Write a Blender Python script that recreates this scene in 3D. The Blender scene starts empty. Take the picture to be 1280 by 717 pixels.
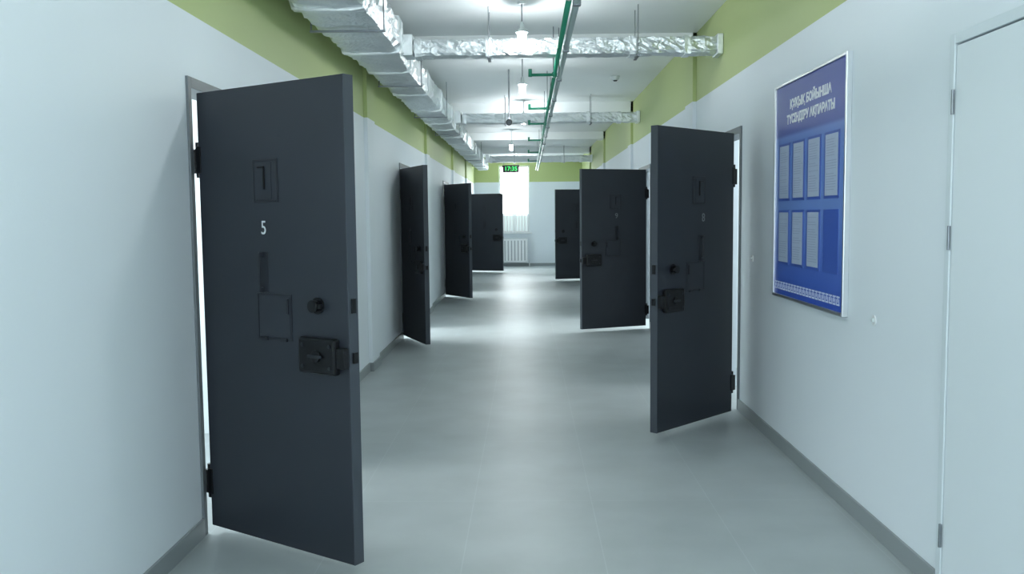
import bpy, math, random
from mathutils import Matrix, Vector
random.seed(4)
C = bpy.context.scene.collection
S = bpy.context.scene
S.view_settings.view_transform = 'Standard'
XL, XR, YB, ZC = -1.53, 1.585, 26.0, 3.15

# ---------------------------------------------------------------- materials
def mat(name, col, rough=.5, metal=0, emit=None, es=0, spec=.5, bump=0, bscale=60, var=0, vscale=3):
    m = bpy.data.materials.new(name); m.use_nodes = True
    n = m.node_tree.nodes; l = m.node_tree.links; b = n['Principled BSDF']
    b.inputs['Base Color'].default_value = (*col, 1)
    b.inputs['Roughness'].default_value = rough
    b.inputs['Metallic'].default_value = metal
    b.inputs['Specular IOR Level'].default_value = spec
    if emit:
        b.inputs['Emission Color'].default_value = (*emit, 1); b.inputs['Emission Strength'].default_value = es
    tc = n.new('ShaderNodeNewGeometry')
    nz = n.new('ShaderNodeTexNoise'); nz.inputs['Scale'].default_value = vscale; nz.inputs['Detail'].default_value = 5
    l.new(tc.outputs['Position'], nz.inputs['Vector'])
    if var:
        mx = n.new('ShaderNodeMix'); mx.data_type = 'RGBA'
        mx.inputs['A'].default_value = (*[c*(1-var) for c in col], 1); mx.inputs['B'].default_value = (*[min(1, c*(1+var)) for c in col], 1)
        l.new(nz.outputs['Fac'], mx.inputs['Factor']); l.new(mx.outputs['Result'], b.inputs['Base Color'])
    if bump:
        nb = n.new('ShaderNodeTexNoise'); nb.inputs['Scale'].default_value = bscale; nb.inputs['Detail'].default_value = 4
        l.new(tc.outputs['Position'], nb.inputs['Vector'])
        bp = n.new('ShaderNodeBump'); bp.inputs['Strength'].default_value = bump; bp.inputs['Distance'].default_value = .01
        l.new(nb.outputs['Fac'], bp.inputs['Height']); l.new(bp.outputs['Normal'], b.inputs['Normal'])
    return m

def wall_mat(name, zsplit):
    m = mat(name, (.70, .79, .81), .55, bump=.04, bscale=90)
    n = m.node_tree.nodes; l = m.node_tree.links; b = n['Principled BSDF']
    g = n.new('ShaderNodeNewGeometry'); s = n.new('ShaderNodeSeparateXYZ'); l.new(g.outputs['Position'], s.inputs[0])
    gt = n.new('ShaderNodeMath'); gt.operation = 'GREATER_THAN'; gt.inputs[1].default_value = zsplit; l.new(s.outputs['Z'], gt.inputs[0])
    mx = n.new('ShaderNodeMix'); mx.data_type = 'RGBA'
    nz = n.new('ShaderNodeTexNoise'); nz.inputs['Scale'].default_value = 1.2; l.new(g.outputs['Position'], nz.inputs['Vector'])
    w = n.new('ShaderNodeMix'); w.data_type = 'RGBA'
    w.inputs['A'].default_value = (.76, .83, .885, 1); w.inputs['B'].default_value = (.80, .865, .915, 1)
    l.new(nz.outputs['Fac'], w.inputs['Factor']); l.new(w.outputs['Result'], mx.inputs['A'])
    mx.inputs['B'].default_value = (.47, .56, .24, 1)
    l.new(gt.outputs[0], mx.inputs['Factor']); l.new(mx.outputs['Result'], b.inputs['Base Color'])
    return m

def floor_mat():
    m = mat('floor_tile', (.3, .33, .33), .28)
    n = m.node_tree.nodes; l = m.node_tree.links; b = n['Principled BSDF']
    g = n.new('ShaderNodeNewGeometry'); mp = n.new('ShaderNodeMapping'); mp.inputs['Location'].default_value = (-.32, .35, 0)
    l.new(g.outputs['Position'], mp.inputs['Vector'])
    br = n.new('ShaderNodeTexBrick'); br.offset = 0
    br.inputs['Scale'].default_value = 1; br.inputs['Brick Width'].default_value = .61; br.inputs['Row Height'].default_value = 1.22
    br.inputs['Mortar Size'].default_value = .0025; br.inputs['Mortar Smooth'].default_value = .2
    br.inputs['Color1'].default_value = (.375, .42, .43, 1); br.inputs['Color2'].default_value = (.385, .43, .44, 1)
    br.inputs['Mortar'].default_value = (.425, .475, .485, 1)
    l.new(mp.outputs[0], br.inputs['Vector'])
    nz = n.new('ShaderNodeTexNoise'); nz.inputs['Scale'].default_value = 2.4; nz.inputs['Detail'].default_value = 7
    l.new(g.outputs['Position'], nz.inputs['Vector'])
    mr = n.new('ShaderNodeMapRange'); mr.inputs['From Min'].default_value = .3; mr.inputs['From Max'].default_value = .7
    mr.inputs['To Min'].default_value = .92; mr.inputs['To Max'].default_value = 1.08; l.new(nz.outputs['Fac'], mr.inputs['Value'])
    mx = n.new('ShaderNodeMix'); mx.data_type = 'RGBA'; mx.blend_type = 'MULTIPLY'; mx.inputs['Factor'].default_value = 1
    l.new(br.outputs['Color'], mx.inputs['A']); l.new(mr.outputs[0], mx.inputs['B']); l.new(mx.outputs['Result'], b.inputs['Base Color'])
    b.inputs['Roughness'].default_value = .43; b.inputs['Specular IOR Level'].default_value = .8
    return m

def board_mat():
    m = mat('board_blue', (.05, .1, .5), .35, spec=.3)
    n = m.node_tree.nodes; l = m.node_tree.links; b = n['Principled BSDF']
    g = n.new('ShaderNodeNewGeometry'); s = n.new('ShaderNodeSeparateXYZ'); l.new(g.outputs['Position'], s.inputs[0])
    mr = n.new('ShaderNodeMapRange'); mr.inputs['From Min'].default_value = .96; mr.inputs['From Max'].default_value = 2.26
    l.new(s.outputs['Z'], mr.inputs['Value'])
    cr = n.new('ShaderNodeValToRGB'); e = cr.color_ramp.elements
    e[0].position = 0; e[0].color = (.035, .09, .48, 1); e[1].position = 1; e[1].color = (.025, .06, .33, 1)
    for p, c in ((.12, (.07, .15, .56, 1)), (.45, (.17, .29, .66, 1)), (.745, (.14, .25, .62, 1)), (.76, (.035, .075, .39, 1))):
        k = e.new(p); k.color = c
    l.new(mr.outputs[0], cr.inputs[0]); l.new(cr.outputs[0], b.inputs['Base Color'])
    return m

def foil_mat():
    m = mat('foil', (.76, .80, .82), .40, 1)
    n = m.node_tree.nodes; l = m.node_tree.links; b = n['Principled BSDF']
    g = n.new('ShaderNodeNewGeometry'); v = n.new('ShaderNodeTexVoronoi'); v.inputs['Scale'].default_value = 34
    nz = n.new('ShaderNodeTexNoise'); nz.inputs['Scale'].default_value = 45; nz.inputs['Detail'].default_value = 6
    l.new(g.outputs['Position'], v.inputs['Vector']); l.new(g.outputs['Position'], nz.inputs['Vector'])
    a = n.new('ShaderNodeMath'); a.operation = 'ADD'; l.new(v.outputs['Distance'], a.inputs[0]); l.new(nz.outputs['Fac'], a.inputs[1])
    bp = n.new('ShaderNodeBump'); bp.inputs['Strength'].default_value = .45; bp.inputs['Distance'].default_value = .012
    l.new(a.outputs[0], bp.inputs['Height']); l.new(bp.outputs['Normal'], b.inputs['Normal'])
    return m

def pane_mat():
    """overexposed daylight seen through the glass; the yard outside is duller than the sky"""
    m = bpy.data.materials.new('window_glow'); m.use_nodes = True
    n = m.node_tree.nodes; l = m.node_tree.links; b = n['Principled BSDF']
    g = n.new('ShaderNodeNewGeometry'); s = n.new('ShaderNodeSeparateXYZ'); l.new(g.outputs['Position'], s.inputs[0])
    mr = n.new('ShaderNodeMapRange'); mr.inputs['From Min'].default_value = .98; mr.inputs['From Max'].default_value = 2.92
    l.new(s.outputs['Z'], mr.inputs['Value'])
    cr = n.new('ShaderNodeValToRGB'); e = cr.color_ramp.elements
    e[0].position = 0; e[0].color = (.030, .038, .039, 1); e[1].position = 1; e[1].color = (.9, .97, 1, 1)
    for p, c in ((.25, (.034, .042, .041, 1)), (.34, (.7, .76, .78, 1))): k = e.new(p); k.color = c
    l.new(mr.outputs[0], cr.inputs[0]); l.new(cr.outputs[0], b.inputs['Emission Color']); b.inputs['Emission Strength'].default_value = 17
    b.inputs['Base Color'].default_value = (.2, .2, .2, 1)
    return m

M = dict(
    wl=wall_mat('paint_left', 2.41), wr=wall_mat('paint_right', 2.52), wb=wall_mat('paint_back', 2.44),
    cell=mat('cell_paint', (.80, .86, .88), .7, var=.03), ceil=mat('ceiling_paint', (.90, .94, .955), .7, bump=.04, var=.015),
    floor=floor_mat(), base=mat('base_tile', (.27, .305, .315), .35, var=.08),
    steel=mat('door_steel', (.021, .026, .036), .42, bump=.02, bscale=120, var=.12, vscale=5),
    steel2=mat('door_steel_dark', (.013, .016, .023), .4, var=.1),
    edge=mat('door_edge', (.048, .058, .074), .4, var=.1), frame=mat('frame_steel', (.12, .14, .155), .45, var=.1),
    black=mat('black_metal', (.003, .0035, .005), .28, spec=.35, var=.1), rod=mat('worn_metal', (.25, .27, .3), .35, .9, var=.1),
    num=mat('number_white', (.62, .67, .70), .6, var=.02), num2=mat('number_grey', (.17, .19, .21), .6, var=.02),
    foil=foil_mat(), tape=mat('foil_tape', (.82, .86, .88), .45, 1, bump=.35, bscale=40),
    green=mat('green_pipe', (.02, .25, .15), .4, var=.1), grey=mat('grey_pipe', (.42, .50, .50), .35, .6, var=.1),
    white=mat('white_plastic', (.78, .82, .83), .4, var=.02), wdoor=mat('white_door', (.77, .84, .885), .45, bump=.02, var=.02),
    wframe=mat('white_door_frame', (.69, .77, .815), .4, var=.03), gap=mat('gap_dark', (.05, .06, .07), .8, var=.1),
    lamp=mat('lamp_glass', (1, 1, 1), .3, emit=(.95, .995, 1), es=240), pane=pane_mat(),
    board=board_mat(), alu=mat('aluminium', (.7, .73, .76), .3, .9, var=.04), paper=mat('paper', (.43, .51, .67), .5, var=.04, vscale=30),
    title=mat('title_white', (.9, .93, .97), .5, var=.01),
    ink=mat('ink', (.33, .40, .56), .7, var=.1), pocket=mat('pocket', (.055, .12, .48), .3, var=.05),
    orn=mat('ornament', (.65, .72, .92), .5, var=.02), led=mat('led_green', (0, .3, .05), .4, emit=(.05, 1, .2), es=1.0),
    smoke=mat('grille_white', (.6, .66, .67), .5, var=.03), rad=mat('radiator_white', (.86, .89, .91), .4, var=.02), radg=mat('radiator_groove', (.36, .40, .43), .5, var=.02),
)

# ---------------------------------------------------------------- helpers
class MB:
    def __init__(s): s.v = []; s.f = []
    def box(s, x0, x1, y0, y1, z0, z1):
        b = len(s.v)
        s.v += [(x0,y0,z0),(x1,y0,z0),(x1,y1,z0),(x0,y1,z0),(x0,y0,z1),(x1,y0,z1),(x1,y1,z1),(x0,y1,z1)]
        s.f += [tuple(b+i for i in q) for q in ((0,3,2,1),(4,5,6,7),(0,1,5,4),(1,2,6,5),(2,3,7,6),(3,0,4,7))]
        return s
    def cyl(s, p0, p1, r, seg=20, r1=None):
        p0 = Vector(p0); p1 = Vector(p1); d = (p1-p0).normalized(); r1 = r if r1 is None else r1
        a = d.orthogonal().normalized(); c = d.cross(a); b = len(s.v)
        for p, rr in ((p0, r), (p1, r1)):
            for i in range(seg):
                t = 2*math.pi*i/seg; s.v.append(tuple(p + (a*math.cos(t)+c*math.sin(t))*rr))
        for i in range(seg):
            j = (i+1) % seg; s.f.append((b+i, b+j, b+seg+j, b+seg+i))
        s.f.append(tuple(b+i for i in reversed(range(seg)))); s.f.append(tuple(b+seg+i for i in range(seg)))
        return s
    def lathe(s, cx, cy, prof, seg=24):
        b = len(s.v)
        for r, z in prof:
            for i in range(seg):
                t = 2*math.pi*i/seg; s.v.append((cx+r*math.cos(t), cy+r*math.sin(t), z))
        for k in range(len(prof)-1):
            for i in range(seg):
                j = (i+1) % seg; s.f.append((b+k*seg+i, b+k*seg+j, b+(k+1)*seg+j, b+(k+1)*seg+i))
        s.f.append(tuple(b+i for i in reversed(range(seg)))); e = b+(len(prof)-1)*seg; s.f.append(tuple(e+i for i in range(seg)))
        return s
    def build(s, name, m, parent=None, bevel=0, smooth=False):
        me = bpy.data.meshes.new(name); me.from_pydata(s.v, [], s.f); me.update(); me.materials.append(m)
        import bmesh
        bm = bmesh.new(); bm.from_mesh(me); bmesh.ops.recalc_face_normals(bm, faces=bm.faces); bm.to_mesh(me); bm.free()
        if smooth:
            for p in me.polygons: p.use_smooth = len(p.vertices) == 4
        o = bpy.data.objects.new(name, me); C.objects.link(o)
        if parent: o.parent = parent
        if bevel:
            b = o.modifiers.new('bevel', 'BEVEL'); b.width = bevel; b.segments = 2; b.limit_method = 'ANGLE'
        return o

def tag(o, label=None, cat=None, group=None, kind=None):
    if label: o['label'] = label
    if cat: o['category'] = cat
    if group: o['group'] = group
    if kind: o['kind'] = kind
    return o
def empty(name, loc=(0,0,0), rz=0):
    o = bpy.data.objects.new(name, None); C.objects.link(o); o.location = loc; o.rotation_euler = (0,0,rz); o.empty_display_size = .1
    return o
def text(name, body, size, m, parent, mx, extrude=.0008, sx=1.0, bold=0):
    cu = bpy.data.curves.new('t', 'FONT'); cu.body = body; cu.size = size; cu.extrude = extrude; cu.offset = bold
    cu.align_x = 'CENTER'; cu.align_y = 'CENTER'
    to = bpy.data.objects.new('t', cu); C.objects.link(to)
    bpy.context.view_layer.update()
    me = bpy.data.meshes.new_from_object(to.evaluated_get(bpy.context.evaluated_depsgraph_get()))
    bpy.data.objects.remove(to)
    me.transform(mx @ Matrix.Diagonal((sx,1,1,1))); me.materials.clear(); me.materials.append(m); me.name = name
    o = bpy.data.objects.new(name, me); C.objects.link(o)
    if parent: o.parent = parent
    return o
def copy_tree(o, parent=None):
    c = o.copy(); C.objects.link(c); c.parent = parent
    for ch in [k for k in bpy.data.objects if k.parent == o]: copy_tree(ch, c)
    return c

# ---------------------------------------------------------------- door positions (hinge x, hinge y, angle)
R = math.radians
LD = [(-1.49, 4.09, R(-33)), (-1.505, 10.75, R(-66)), (-1.50, 16.3, R(-57)), (-1.51, 23.45, R(-20))]
RD = [(1.465, 6.45, R(46)), (1.52, 11.5, R(23)), (1.525, 20.2, R(14))]
AO = [-.055, -.03, -.03, -.03]; BO = [.20, .0, .0]
LO = [(d[1]+k, d[1]+1.03, 2.12) for d, k in zip(LD, AO)]
RO = [(d[1]+k, d[1]+1.16, 2.12) for d, k in zip(RD, BO)]
DOOR8 = (2.37, 3.40, 2.13)
PIL = [(8.45, 8.85), (13.45, 13.85), (18.2, 18.6), (22.2, 22.6)]
PD = .035

# ---------------------------------------------------------------- setting
tag(MB().box(-4.4, 4.4, -2.6, YB+.2, -.1, 0).build('floor', M['floor']), 'pale grey large format tiled corridor floor', 'floor', kind='structure')
cb = MB().box(XL-.2, XR+.2, -2.6, YB+.2, ZC, ZC+.1)
for a, b in PIL: cb.box(XL, XR, a, b, 3.0, ZC)
tag(cb.build('ceiling', M['ceil']), 'white corridor ceiling with cross beams', 'ceiling', kind='structure')

def side_wall(name, face, out, ops, m, label):
    w = MB(); x0, x1 = sorted((face, face+out*.2))
    y = -2.6
    for a, b, t in ops:
        w.box(x0, x1, y, a, 0, ZC); w.box(x0, x1, a, b, t, ZC); y = b
    w.box(x0, x1, y, YB, 0, ZC)
    for a, b in PIL:
        p0, p1 = sorted((face+out*.01, face-out*PD)); w.box(p0, p1, a, b, 0, ZC)
    tag(w.build(name, m), label, 'wall', kind='structure')
side_wall('wall_left', XL, -1, LO, M['wl'], 'white left corridor wall with olive green band on top')
side_wall('wall_right', XR, 1, [DOOR8]+RO, M['wr'], 'white right corridor wall with olive green band on top')
def base(name, face, out, ops):
    w = MB(); t = .014; y = -2.6
    def seg(a, b):
        cuts = [(p, q) for p, q in PIL if p < b and q > a]
        yy = a
        def strip(f, c, d):
            x0, x1 = sorted((f, f-out*t)); w.box(x0, x1, c, d, 0, .085)
        for p, q in cuts:
            strip(face, yy, p); strip(face-out*PD, p-t, q+t)
            x0, x1 = sorted((face, face-out*PD))
            w.box(x0, x1, p-t, p, 0, .085); w.box(x0, x1, q, q+t, 0, .085); yy = q
        strip(face, yy, b)
    for a, b, _ in ops: seg(y, a); y = b
    seg(y, YB)
    tag(w.build(name, M['base'], bevel=.002), 'grey tile skirting along the ' + name.split('_')[1] + ' wall', 'baseboard', kind='structure')
base('baseboard_left', XL, -1, LO)
base('baseboard_right', XR, 1, [DOOR8]+RO)
WX0, WX1, WZ0, WZ1 = -.82, .07, .98, 2.92
bw = MB(); bw.box(XL-.2, WX0, YB, YB+.2, 0, ZC); bw.box(WX1, XR+.2, YB, YB+.2, 0, ZC)
bw.box(WX0, WX1, YB, YB+.2, 0, WZ0); bw.box(WX0, WX1, YB, YB+.2, WZ1, ZC)
tag(bw.build('wall_back', M['wb']), 'white end wall around the tall window', 'wall', kind='structure')
tag(MB().box(XL, XR, YB-.014, YB, 0, .085).build('baseboard_back', M['base']), 'grey tile skirting along the end wall', 'baseboard', kind='structure')
tag(MB().box(XL-.2, XR+.2, -2.8, -2.6, 0, ZC).build('wall_front', M['cell']), 'white wall behind the viewer', 'wall', kind='structure')
# cells
n = 0
for ops, face, out in ((LO, XL, -1), (RO, XR, 1)):
    for a, b, t in ops:
        n += 1
        xi = face+out*.2; xo = face+out*2.6; ya = a-.35; yb = b+.9; h = 2.7
        w = MB()
        w.box(*sorted((xo, xo+out*.08)), ya-.08, yb+.08, 0, h); w.box(*sorted((xi, xo)), ya-.08, ya, 0, h)
        w.box(*sorted((xi, xo)), yb, yb+.08, 0, h); w.box(*sorted((xi, xo)), ya, yb, h, h+.08)
        tag(w.build('wall_cell_%d' % n, M['cell']), 'pale inner walls of the cell behind its open door', 'wall', kind='structure')
        ld = bpy.data.lights.new('cell_light', 'AREA'); ld.shape = 'RECTANGLE'; ld.size = 1.0; ld.size_y = .8; ld.energy = {1: 60, 5: 50}.get(n, 130); ld.color = (.94, .99, 1)
        lo = bpy.data.objects.new('cell_light', ld); C.objects.link(lo); lo.location = (face+out*1.4, (a+b)/2+.2, h-.05)
        f = MB(); xa, xb = sorted((face-out*.012, face+out*.13)); jw = .04
        f.box(xa, xb, a, a+jw, 0, t); f.box(xa, xb, b-.05, b, 0, t); f.box(xa, xb, a+jw, b-.05, t-.05, t)
        xa, xb = sorted((face+out*.09, face+out*.13))
        f.box(xa, xb, a+jw, a+jw+.01, 0, t-.05); f.box(xa, xb, b-.07, b-.05, 0, t-.05)
        tag(f.build('door_%d' % n, M['frame'], bevel=.002), 'grey steel door frame set in the %s wall, number %d from the camera' % ('left' if out < 0 else 'right', (n if out < 0 else n-4)), 'door frame', kind='structure')

# white closed door on the right
d8 = tag(empty('door_8', (XR, 2.885, 0)), 'closed plain white door at the right edge', 'door', kind='structure')
f = MB()
for y0, y1, z0, z1 in ((-.515, -.475, 0, 2.13), (.475, .515, 0, 2.13), (-.475, .475, 2.09, 2.13)): f.box(-.010, .12, y0, y1, z0, z1)
f.build('door_frame', M['wframe'], d8, bevel=.003)
MB().box(.02, .12, -.475, .475, .0, 2.09).build('rebate', M['gap'], d8)
MB().box(-.006, .019, -.47, .469, .008, 2.084).build('door_panel', M['wdoor'], d8, bevel=.003)
for z in (1.88, 1.38, .24): MB().cyl((-.014, .472, z-.045), (-.014, .472, z+.045), .006, 12).build('hinge', M['rod'], d8)

# window
w1 = tag(empty('window_1', ((WX0+WX1)/2, YB, WZ0)), 'tall bright window at the end of the corridor', 'window', kind='structure')
W2 = (WX1-WX0)/2; WH = WZ1-WZ0
f = MB()
for x0, x1, z0, z1 in ((-W2, -W2+.05, 0, WH), (W2-.05, W2, 0, WH), (-W2+.05, W2-.05, 0, .05), (-W2+.05, W2-.05, WH-.05, WH), (-.02, .02, .05, WH-.05)):
    f.box(x0, x1, .06, .11, z0, z1)
f.build('window_frame', M['white'], w1, bevel=.003)
MB().box(-W2+.01, W2-.01, .12, .13, .01, WH-.01).build('pane', M['pane'], w1)
MB().box(-W2-.06, W2+.06, -.08, .05, -.035, 0).build('window_sill', M['white'], w1, bevel=.004)
g = MB()
for i in range(10): x = -W2+.06+i*(2*W2-.12)/9; g.cyl((x, .02, .0), (x, .02, .52), .013, 8)
g.box(-W2, W2, .005, .035, .51, .54); g.build('safety_bars', M['rad'], w1)

# ---------------------------------------------------------------- cell doors
WD, Z0, Z1 = .93, .045, 2.045
def make_door(s):
    """hinge axis at origin; leaf runs along s*x; outer face looks to -y"""
    r = empty('cell_door')
    def bx(mb, u0, u1, y0, y1, z0, z1): a, b = sorted((s*u0, s*u1)); mb.box(a, b, y0, y1, z0, z1)
    m = MB(); bx(m, .012, WD-.004, -.025, .03, Z0, Z1); m.build('leaf', M['steel'], r, bevel=.003)
    m = MB(); bx(m, WD-.004, WD, -.024, .029, Z0, Z1); m.build('edge_strip', M['edge'], r)
    m = MB(); bx(m, .04, WD-.04, .030, .042, Z0+.03, Z1-.03); m.build('inner_lining', M['steel'], r, bevel=.004)
    u0 = .38
    m = MB()
    for a, b, c, d in ((u0, u0+.010, 1.545, 1.73), (u0+.145, u0+.155, 1.545, 1.73), (u0+.010, u0+.145, 1.72, 1.73), (u0+.010, u0+.145, 1.545, 1.555)): bx(m, a, b, -.030, -.025, c, d)
    vh = m.build('viewing_hatch', M['steel2'], r, bevel=.002)
    m = MB(); bx(m, u0+.012, u0+.115, -.028, -.025, 1.56, 1.715); m.build('flap', M['steel'], vh)
    m = MB(); bx(m, u0+.070, u0+.078, -.036, -.028, 1.60, 1.70); bx(m, u0+.035, u0+.078, -.036, -.028, 1.692, 1.70); m.build('latch', M['black'], vh, bevel=.002)
    m = MB(); u = .42; bx(m, u, u+.012, -.050, -.043, 1.16, 1.33); bx(m, u, u+.012, -.045, -.025, 1.16, 1.18); bx(m, u, u+.012, -.045, -.025, 1.31, 1.33); bx(m, u-.018, u+.04, -.028, -.025, 1.16, 1.335)
    m.build('pull_handle', M['steel2'], r, bevel=.002)
    a0, a1, c0, c1 = .385, .60, .955, 1.155
    m = MB()
    bx(m, a0, a0+.006, -.028, -.025, c0, c1); bx(m, a1-.006, a1, -.028, -.025, c0, c1); bx(m, a0+.006, a1-.006, -.028, -.025, c0, c0+.006); bx(m, a0+.006, a1-.006, -.028, -.025, c1-.006, c1)
    fh = m.build('food_hatch', M['steel2'], r)
    m = MB(); bx(m, a0+.012, a1-.012, -.0275, -.025, c0+.012, c1-.012); m.build('hatch_panel', M['steel'], fh, bevel=.001)
    for u in (.43, .55):
        m = MB(); bx(m, u-.02, u+.02, -.035, -.028, c0-.004, c0+.010); m.build('hatch_hinge', M['steel2'], fh)
    m = MB(); bx(m, .570, .584, -.036, -.0275, 1.07, 1.135); m.build('hatch_bolt', M['steel2'], fh, bevel=.002)
    ku = .757
    m = MB(); m.cyl((s*ku, -.025, 1.115), (s*ku, -.031, 1.115), .036, 28); k = m.build('key_escutcheon', M['black'], r, bevel=.001)
    m = MB(); m.cyl((s*ku, -.031, 1.115), (s*ku, -.062, 1.115), .020, 24, .026); m.build('knob', M['black'], k, smooth=True)
    m = MB(); bx(m, ku, ku+.045, -.058, -.045, 1.105, 1.125); m.build('lever', M['black'], k, bevel=.002)
    m = MB(); bx(m, .665, .880, -.062, -.025, .835, .985); lc = m.build('lock_case', M['black'], r, bevel=.012)
    for u, z in ((.695, .955), (.695, .865), (.85, .955), (.85, .865)):
        MB().cyl((s*u, -.062, z), (s*u, -.066, z), .008, 14).build('bolt_head', M['steel2'], lc)
    m = MB(); m.cyl((s*.775, -.062, .91), (s*.775, -.070, .91), .026, 28); m.build('keyhole_cover', M['black'], lc, bevel=.002)
    m = MB(); bx(m, .735, .815, -.075, -.070, .904, .916); m.build('turn_bar', M['steel2'], lc, bevel=.001)
    m = MB(); bx(m, .880, .926, -.054, -.025, .865, .95); m.build('bolt_keeper', M['black'], lc, bevel=.004)
    m = MB(); bx(m, WD, WD+.012, -.012, .014, .885, .93); m.build('bolt', M['black'], r, bevel=.003)
    m = MB(); bx(m, WD, WD+.006, -.012, .014, 1.09, 1.15); m.build('latch_tongue', M['black'], r, bevel=.002)
    for z in (.255, 1.745):
        m = MB(); m.cyl((0, -.012, z-.08), (0, -.012, z+.08), .015, 18); bx(m, 0, .03, -.031, -.022, z-.06, z+.06); bx(m, -.034, 0, -.026, .0, z-.06, z+.05)
        m.build('hinge', M['black'], r, bevel=.002)
    return r
GL = 'open steel cell doors down the corridor'
labs_l = ['largest dark steel cell door, marked with a white 5, open nearest the camera on the left',
          'thin sliver of dark cell door second along the left wall, swung far back',
          'third dark cell door along the left wall, between the sliver-like door and the door beside the window',
          'farthest dark cell door on the left wall, standing wide across beside the bright window']
labs_r = ['tall dark cell door open beside the blue notice board, its near edge jutting into the corridor',
          'broad dark cell door on the right wall standing square across the corridor, lock at its left edge',
          'farthest right cell door, its right half hidden behind the broad dark door']
pl, pr = make_door(1), make_door(-1)
for i, (x, y, a) in enumerate(LD):
    o = pl if i == 0 else copy_tree(pl)
    o.location = (x, y, 0); o.rotation_euler = (0, 0, a); tag(o, labs_l[i], 'door', GL)
    if i == 0: dA = o
for i, (x, y, a) in enumerate(RD):
    o = pr if i == 0 else copy_tree(pr)
    o.location = (x, y, 0); o.rotation_euler = (0, 0, a); tag(o, labs_r[i], 'door', GL)
    if i == 0: dB = o
    if i == 1: dC = o
RX = Matrix.Rotation(math.pi/2, 4, 'X')
text('door_number', '5', .084, M['num'], dA, Matrix.Translation((.438, -.0262, 1.435)) @ RX, sx=.85)
text('door_number', '8', .080, M['num2'], dB, Matrix.Translation((-.40, -.0262, 1.45)) @ RX)
text('door_number', '9', .090, M['num2'], dC, Matrix.Translation((-.44, -.0262, 1.46)) @ RX)

# ---------------------------------------------------------------- notice board
BW, BH = 1.27, 1.30
bd = empty('notice_board'); bd.matrix_world = Matrix(((0,0,-1,XR),(-1,0,0,5.055),(0,1,0,.96),(0,0,0,1)))
tag(bd, 'blue wall notice board with paper sheets in pockets and a silver frame', 'notice board')
MB().box(-BW/2+.015, BW/2-.015, .015, BH-.015, .002, .02).build('panel', M['board'], bd)
f = MB()
for x0, x1, y0, y1 in ((-BW/2, -BW/2+.018, 0, BH), (BW/2-.018, BW/2, 0, BH), (-BW/2+.018, BW/2-.018, 0, .018), (-BW/2+.018, BW/2-.018, BH-.018, BH)): f.box(x0, x1, y0, y1, 0, .03)
f.build('board_frame', M['alu'], bd, bevel=.003)
text('title', 'ҚҰҚЫҚ БОЙЫНША', .068, M['title'], bd, Matrix.Translation((.03, 1.155, .0205)), sx=1.14, bold=.003)
text('title', 'ТҮСІНДІРУ АҚПАРАТЫ', .068, M['title'], bd, Matrix.Translation((.03, 1.068, .0205)), sx=1.06, bold=.003)
cols = [-.52, -.24, .04, .325]
for row, (y0, y1) in enumerate(((.60, .925), (.215, .525))):
    for ci, cx in enumerate(cols):
        x0, x1 = cx-.01, cx+.195
        pk = MB().box(x0-.012, x1+.012, y0-.010, y1+.010, .02, .022).build('pocket', M['pocket'], bd)
        if row == 1 and ci == 3: continue
        sh = MB().box(x0+.008, x1-.008, y0+.006, y1-.004, .0222, .0235).build('paper_sheet', M['paper'], pk)
        t = MB(); yy = y1-.03
        while yy > y0+.035:
            L = random.uniform(.11, .16)
            if random.random() > .12: t.box(x0+.024, x0+.024+L, yy-.0035, yy, .0236, .0239)
            yy -= .0135
        t.build('printed_lines', M['ink'], pk)
o_ = MB(); x = -BW/2+.04
while x < BW/2-.07:
    o_.box(x, x+.045, .048, .056, .0202, .0212); o_.box(x, x+.045, .088, .096, .0202, .0212)
    o_.box(x, x+.008, .056, .081, .0202, .0212); o_.box(x+.016, x+.024, .064, .088, .0202, .0212); o_.box(x+.034, x+.041, .056, .081, .0202, .0212)
    x += .056
o_.build('ornament_band', M['orn'], bd)

for (y, z, lab) in ((6.3, 1.16, 'small white round wall plate between notice board and open cell door'), (4.08, .985, 'small white round wall plate low between notice board and white door')):
    o = empty('wall_plate', (XR, y, z)); tag(o, lab, 'wall plate')
    MB().cyl((0, 0, 0), (-.006, 0, 0), .024, 24).build('plate', M['white'], o, bevel=.002)
    MB().cyl((-.006, 0, 0), (-.015, 0, 0), .011, 20, .008).build('button', M['smoke'], o)

# ---------------------------------------------------------------- ducts
def foil(mb, p0, p1, w0, h0, w1, h1, step=.06, amp=.007):
    p0 = Vector(p0); p1 = Vector(p1); d = p1-p0; L = d.length; nst = max(2, int(L/step))
    side = Vector((1,0,0)) if abs(d.y) > abs(d.x) else Vector((0,1,0)); up = Vector((0,0,1)); K = 5
    ring = []
    for e in range(4):
        for i in range(K):
            t = -1+2*i/K
            ring.append(((t,-1),(1,t),(-t,1),(-1,-t))[e])
    b = len(mb.v); Rn = len(ring)
    for j in range(nst+1):
        t = j/nst; w = w0+(w1-w0)*t; h = h0+(h1-h0)*t; q = p0+d*t
        for (a, c) in ring:
            rr = 1+random.uniform(-1, 1)*amp/max(w, h)*2
            round_ = .92 if abs(a) > .95 and abs(c) > .95 else 1
            mb.v.append(tuple(q + side*(a*w/2*rr*round_) + up*(c*h/2*rr*round_) + d.normalized()*random.uniform(-1, 1)*amp))
    for j in range(nst):
        for i in range(Rn):
            k = (i+1) % Rn; mb.f.append((b+j*Rn+i, b+j*Rn+k, b+(j+1)*Rn+k, b+(j+1)*Rn+i))
    mb.f.append(tuple(b+i for i in range(Rn))); e = b+nst*Rn; mb.f.append(tuple(e+i for i in range(Rn)))
DZ = 2.86
mainD = tag(empty('ventilation_duct', (-1.2, 2.5, 2.72)), 'long foil wrapped ventilation duct running along the top of left wall', 'duct')
def lp(o, p): return tuple(Vector(p)-Vector(o.location))
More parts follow.
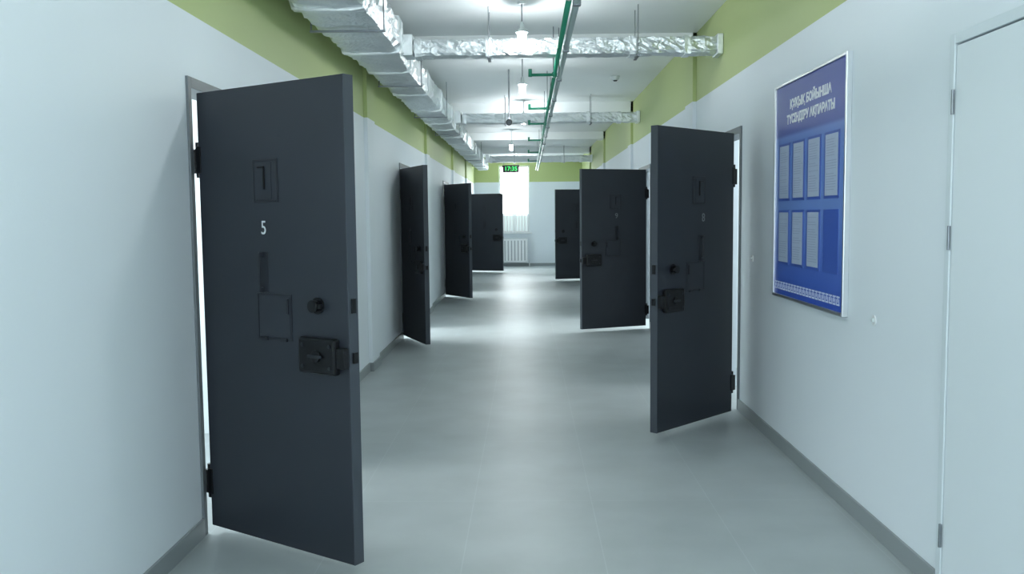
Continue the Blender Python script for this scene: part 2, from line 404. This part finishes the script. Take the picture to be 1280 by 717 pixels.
secs = [(2.5, 6.9, -1.18, .44, .27), (7.9, 12.2, -1.20, .36, .25), (13.2, 21.3, -1.22, .33, .23), (22.3, 25.2, -1.24, .28, .20)]
for i, (a, b, x, w, h) in enumerate(secs):
    m = MB(); foil(m, lp(mainD, (x, a, DZ)), lp(mainD, (x, b, DZ)), w, h, w, h, amp=.015)
    if i+1 < len(secs):
        a2, b2, x2, w2, h2 = secs[i+1]; foil(m, lp(mainD, (x, b-.02, DZ)), lp(mainD, (x2, a2+.02, DZ)), w, h, w2, h2, amp=.013)
    m.build('duct_section', M['foil'], mainD)
    y = a+.02
    while y < b+.1:
        fl = MB(); c = lp(mainD, (x, y, DZ)); e = .016
        foil(fl, (c[0], c[1]-.03, c[2]), (c[0], c[1]+.03, c[2]), w+2*e, h+2*e, w+2*e, h+2*e, step=.03, amp=.004)
        fl.build('flange', M['tape'], mainD); y += (b-a)/max(1, round((b-a)/1.3))
    for y in (a+.7, b-.9):
        hb = MB(); c = lp(mainD, (x, y, DZ)); top = ZC-mainD.location.z
        hb.box(c[0]-w/2-.03, c[0]+w/2+.03, c[1]-.012, c[1]+.012, c[2]-h/2-.026, c[2]-h/2-.014)
        for sx in (-1, 1): hb.cyl((c[0]+sx*(w/2+.022), c[1], c[2]-h/2-.015), (c[0]+sx*(w/2+.022), c[1], top), .005, 8)
        hb.build('hanger', M['rod'], mainD)
cr = [(7.4, .17, .135, 'nearest foil duct crossing the corridor overhead into the right wall'),
      (12.7, .19, .135, 'middle foil duct crossing the corridor overhead, behind the hanging lamp'),
      (21.8, .20, .15, 'farthest foil duct crossing the corridor overhead near the window')]
for y, w, h, lab in cr:
    MB().box(.2, .285, y-2.5-w/2-.02, y-2.5+w/2+.02, .14-h/2-.02, .14+h/2+.015).build('branch_collar', M['tape'], mainD, bevel=.006)
    o = tag(empty('cross_duct', (0, y, 2.835)), lab, 'duct', 'foil cross ducts')
    m = MB(); foil(m, (-.905, 0, 0), (XR-.015, 0, 0), w, h, w, h, amp=.008, step=.045); m.build('duct_section', M['foil'], o)
    for x in (-.87, -.30, .28, .86, 1.30):
        fl = MB(); foil(fl, (x-.025, 0, 0), (x+.025, 0, 0), w+.022, h+.022, w+.022, h+.022, step=.025, amp=.003); fl.build('flange', M['tape'], o)
    MB().box(1.535, XR-.002, -w/2-.018, w/2+.018, -h/2-.012, h/2+.014).build('wall_collar', M['tape'], o, bevel=.006)
    for sx in (-.3, .9):
        hb = MB()
        for sy in (-1, 1): hb.cyl((sx, sy*(w/2+.018), -h/2-.018), (sx, sy*(w/2+.018), ZC-2.835), .0035, 8)
        hb.box(sx-.012, sx+.012, -w/2-.03, w/2+.03, -h/2-.022, -h/2-.013)
        hb.build('hanger', M['rod'], o)

# ---------------------------------------------------------------- pipes
gp = tag(empty('sprinkler_pipe', (.245, 3, 2.69)), 'thin green pipe running down the corridor ceiling with short side branches', 'pipe')
MB().cyl((0, 0, 0), (0, 21, 0), .017, 16).build('main_pipe', M['green'], gp, smooth=True)
ys = [5.05, 7.85, 10.3, 12.0, 14.6, 17.4, 20.2]
for y in ys:
    b = MB(); yy = y-3
    b.cyl((0, yy, 0), (-.21, yy, 0), .013, 14); b.cyl((-.21, yy, -.015), (-.21, yy, .05), .016, 14)
    b.cyl((0, yy-.035, 0), (0, yy+.035, 0), .024, 16)
    b.build('branch', M['green'], gp, smooth=True)
    MB().cyl((0, yy+.25, .0), (0, yy+.25, ZC-2.69), .004, 8).build('hanger', M['rod'], gp)
gc = tag(empty('conduit', (.295, 3, 2.70)), 'pale grey conduit running right beside the green ceiling pipe', 'pipe')
MB().cyl((0, 0, 0), (0, 21.5, 0), .019, 16).build('tube', M['grey'], gc, smooth=True)
for i in range(14):
    y = .8+i*1.45
    MB().box(-.024, .024, y-.02, y+.02, -.024, .024).build('clamp', M['rod'], gc, bevel=.004)
    if i % 2: MB().cyl((0, y, 0), (0, y, ZC-2.70), .004, 8).build('hanger', M['rod'], gc)

# ---------------------------------------------------------------- hanging lamps
LAMPS = [(-.03, 7.15, 2.80, 'bright jar shaped lamp hanging in front of the nearest cross duct'),
         (-.04, 9.6, 2.75, 'bright jar shaped lamp hanging between the nearest and middle cross ducts'),
         (-.30, 17.6, 2.74, 'small bright lamp hanging far down the corridor before the farthest cross duct'),
         (-.04, 13.15, 2.80, 'added fill lamp tucked right behind the middle cross duct'),  # extra lamp, kept behind the duct, added to brighten the corridor
         (-.25, 22.9, 2.82, 'added fill lamp tucked behind the farthest cross duct near the window'),  # likewise added as fill for the far end, hidden by the duct
         (-.03, 3.9, 2.80, 'added fill lamp, unseen above the top of the view'),  # added out of frame as fill for the near corridor
         (-.03, 1.0, 2.80, 'unseen hanging lamp overhead beside the camera')]  # unseen, lights the near end from out of frame
first = None
for x, y, z, lab in LAMPS:
    if not first:
        r = first = empty('hanging_lamp')
        MB().lathe(0, 0, [(.010, .0), (.024, .006), (.031, .022), (.032, .10), (.029, .112)]).build('glass_jar', M['lamp'], r, smooth=True)
        MB().lathe(0, 0, [(.048, .110), (.050, .117), (.036, .130), (.022, .142), (.016, .18), (.008, .195)]).build('lamp_cap', M['smoke'], r, smooth=True)
    else: r = copy_tree(first)
    r.location = (x, y, z); tag(r, lab, 'lamp', 'hanging corridor lamps')
for r in [o for o in bpy.data.objects if o.name.startswith('hanging_lamp')]:
    zz = ZC-r.location.z
    MB().cyl((0, 0, .195), (0, 0, zz), .005, 10).build('stem', M['rod'], r)
    MB().lathe(0, 0, [(.03, zz-.02), (.035, zz-.008), (.035, zz)]).build('ceiling_rose', M['white'], r)

# cctv on pole
cc = tag(empty('security_camera', (-.20, 10.4, 2.54)), 'small dark camera hanging on a thin ceiling pole over the corridor', 'camera')
MB().cyl((0, 0, .05), (0, 0, ZC-2.54), .009, 12).build('pole', M['rod'], cc)
MB().cyl((0, -.09, .0), (0, .07, .02), .036, 24).build('camera_body', M['black'], cc, bevel=.004)
MB().cyl((0, -.09, .0), (0, -.10, -.001), .026, 20).build('lens', M['gap'], cc)
MB().box(-.02, .02, -.02, .02, .035, .07).build('bracket', M['rod'], cc, bevel=.003)
sd = tag(empty('smoke_detector', (1.08, 11.0, ZC)), 'small round smoke detector on the ceiling beyond the nearest cross duct', 'smoke detector')
MB().lathe(0, 0, [(.035, -.05), (.045, -.035), (.055, -.012), (.055, 0)]).build('housing', M['smoke'], sd, smooth=True)
MB().lathe(0, 0, [(.018, -.062), (.028, -.05)]).build('sensor', M['gap'], sd)

ck = tag(empty('digital_display', (-.46, 25.7, 2.70)), 'small black display with green digits hanging before the bright end window', 'display')
MB().box(-.24, .24, -.03, .03, 0, .21).build('housing', M['black'], ck, bevel=.006)
text('digits', '17:35', .17, M['led'], ck, Matrix.Translation((0, -.031, .105)) @ RX, bold=.003)
for x in (-.2, .2): MB().cyl((x, 0, .21), (x, 0, ZC-2.70), .006, 8).build('hanger', M['rod'], ck)
rd = tag(empty('radiator', (-.37, 25.86, .12)), 'white panel radiator under the end window', 'radiator')
MB().box(-.37, .37, -.03, .03, 0, .68).build('panel', M['radg'], rd, bevel=.003)
m = MB()
m.box(-.37, .37, -.05, -.03, 0, .05); m.box(-.37, .37, -.05, -.03, .63, .68)
for i in range(8): x = -.335+i*.0957; m.box(x-.034, x+.034, -.05, -.03, .05, .63)
m.build('front_panel', M['rad'], rd)
m = MB(); m.box(-.37, .37, -.052, .045, .68, .70); m.build('top_grille', M['smoke'], rd)
m = MB(); m.cyl((.36, 0, .06), (.42, 0, .06), .012, 10); m.cyl((.42, 0, .06), (.42, 0, -.12), .012, 10); m.build('valve_pipe', M['white'], rd)
for x in (-.25, .25): MB().box(x-.015, x+.015, .03, .138, .1, .5).build('wall_bracket', M['rod'], rd)

# ---------------------------------------------------------------- lights
def area(loc, rot, sx, sy, e, col):
    ld = bpy.data.lights.new('area', 'AREA'); ld.shape = 'RECTANGLE'; ld.size = sx; ld.size_y = sy; ld.energy = e; ld.color = col
    o = bpy.data.objects.new('area', ld); C.objects.link(o); o.location = loc; o.rotation_euler = rot
area((0, -2.4, 1.7), (R(95), 0, 0), 2.6, 2.2, 120, (.86, .95, 1))
w = bpy.data.worlds.new('world'); S.world = w; w.use_nodes = True
w.node_tree.nodes['Background'].inputs[0].default_value = (.7, .85, 1, 1); w.node_tree.nodes['Background'].inputs[1].default_value = .6

# ---------------------------------------------------------------- camera
F = 1114
cd = bpy.data.cameras.new('camera'); cd.sensor_width = 36; cd.lens = 36*F/1280; cd.clip_start = .05
co = bpy.data.objects.new('camera', cd); C.objects.link(co)
co.matrix_world = Matrix.Translation((0, 0, 1.48)) @ Matrix.Rotation(math.atan(20/F), 4, 'Z') @ Matrix.Rotation(math.pi/2-math.atan(89.5/F), 4, 'X') @ Matrix.Rotation(-.01, 4, 'Z')
S.camera = co
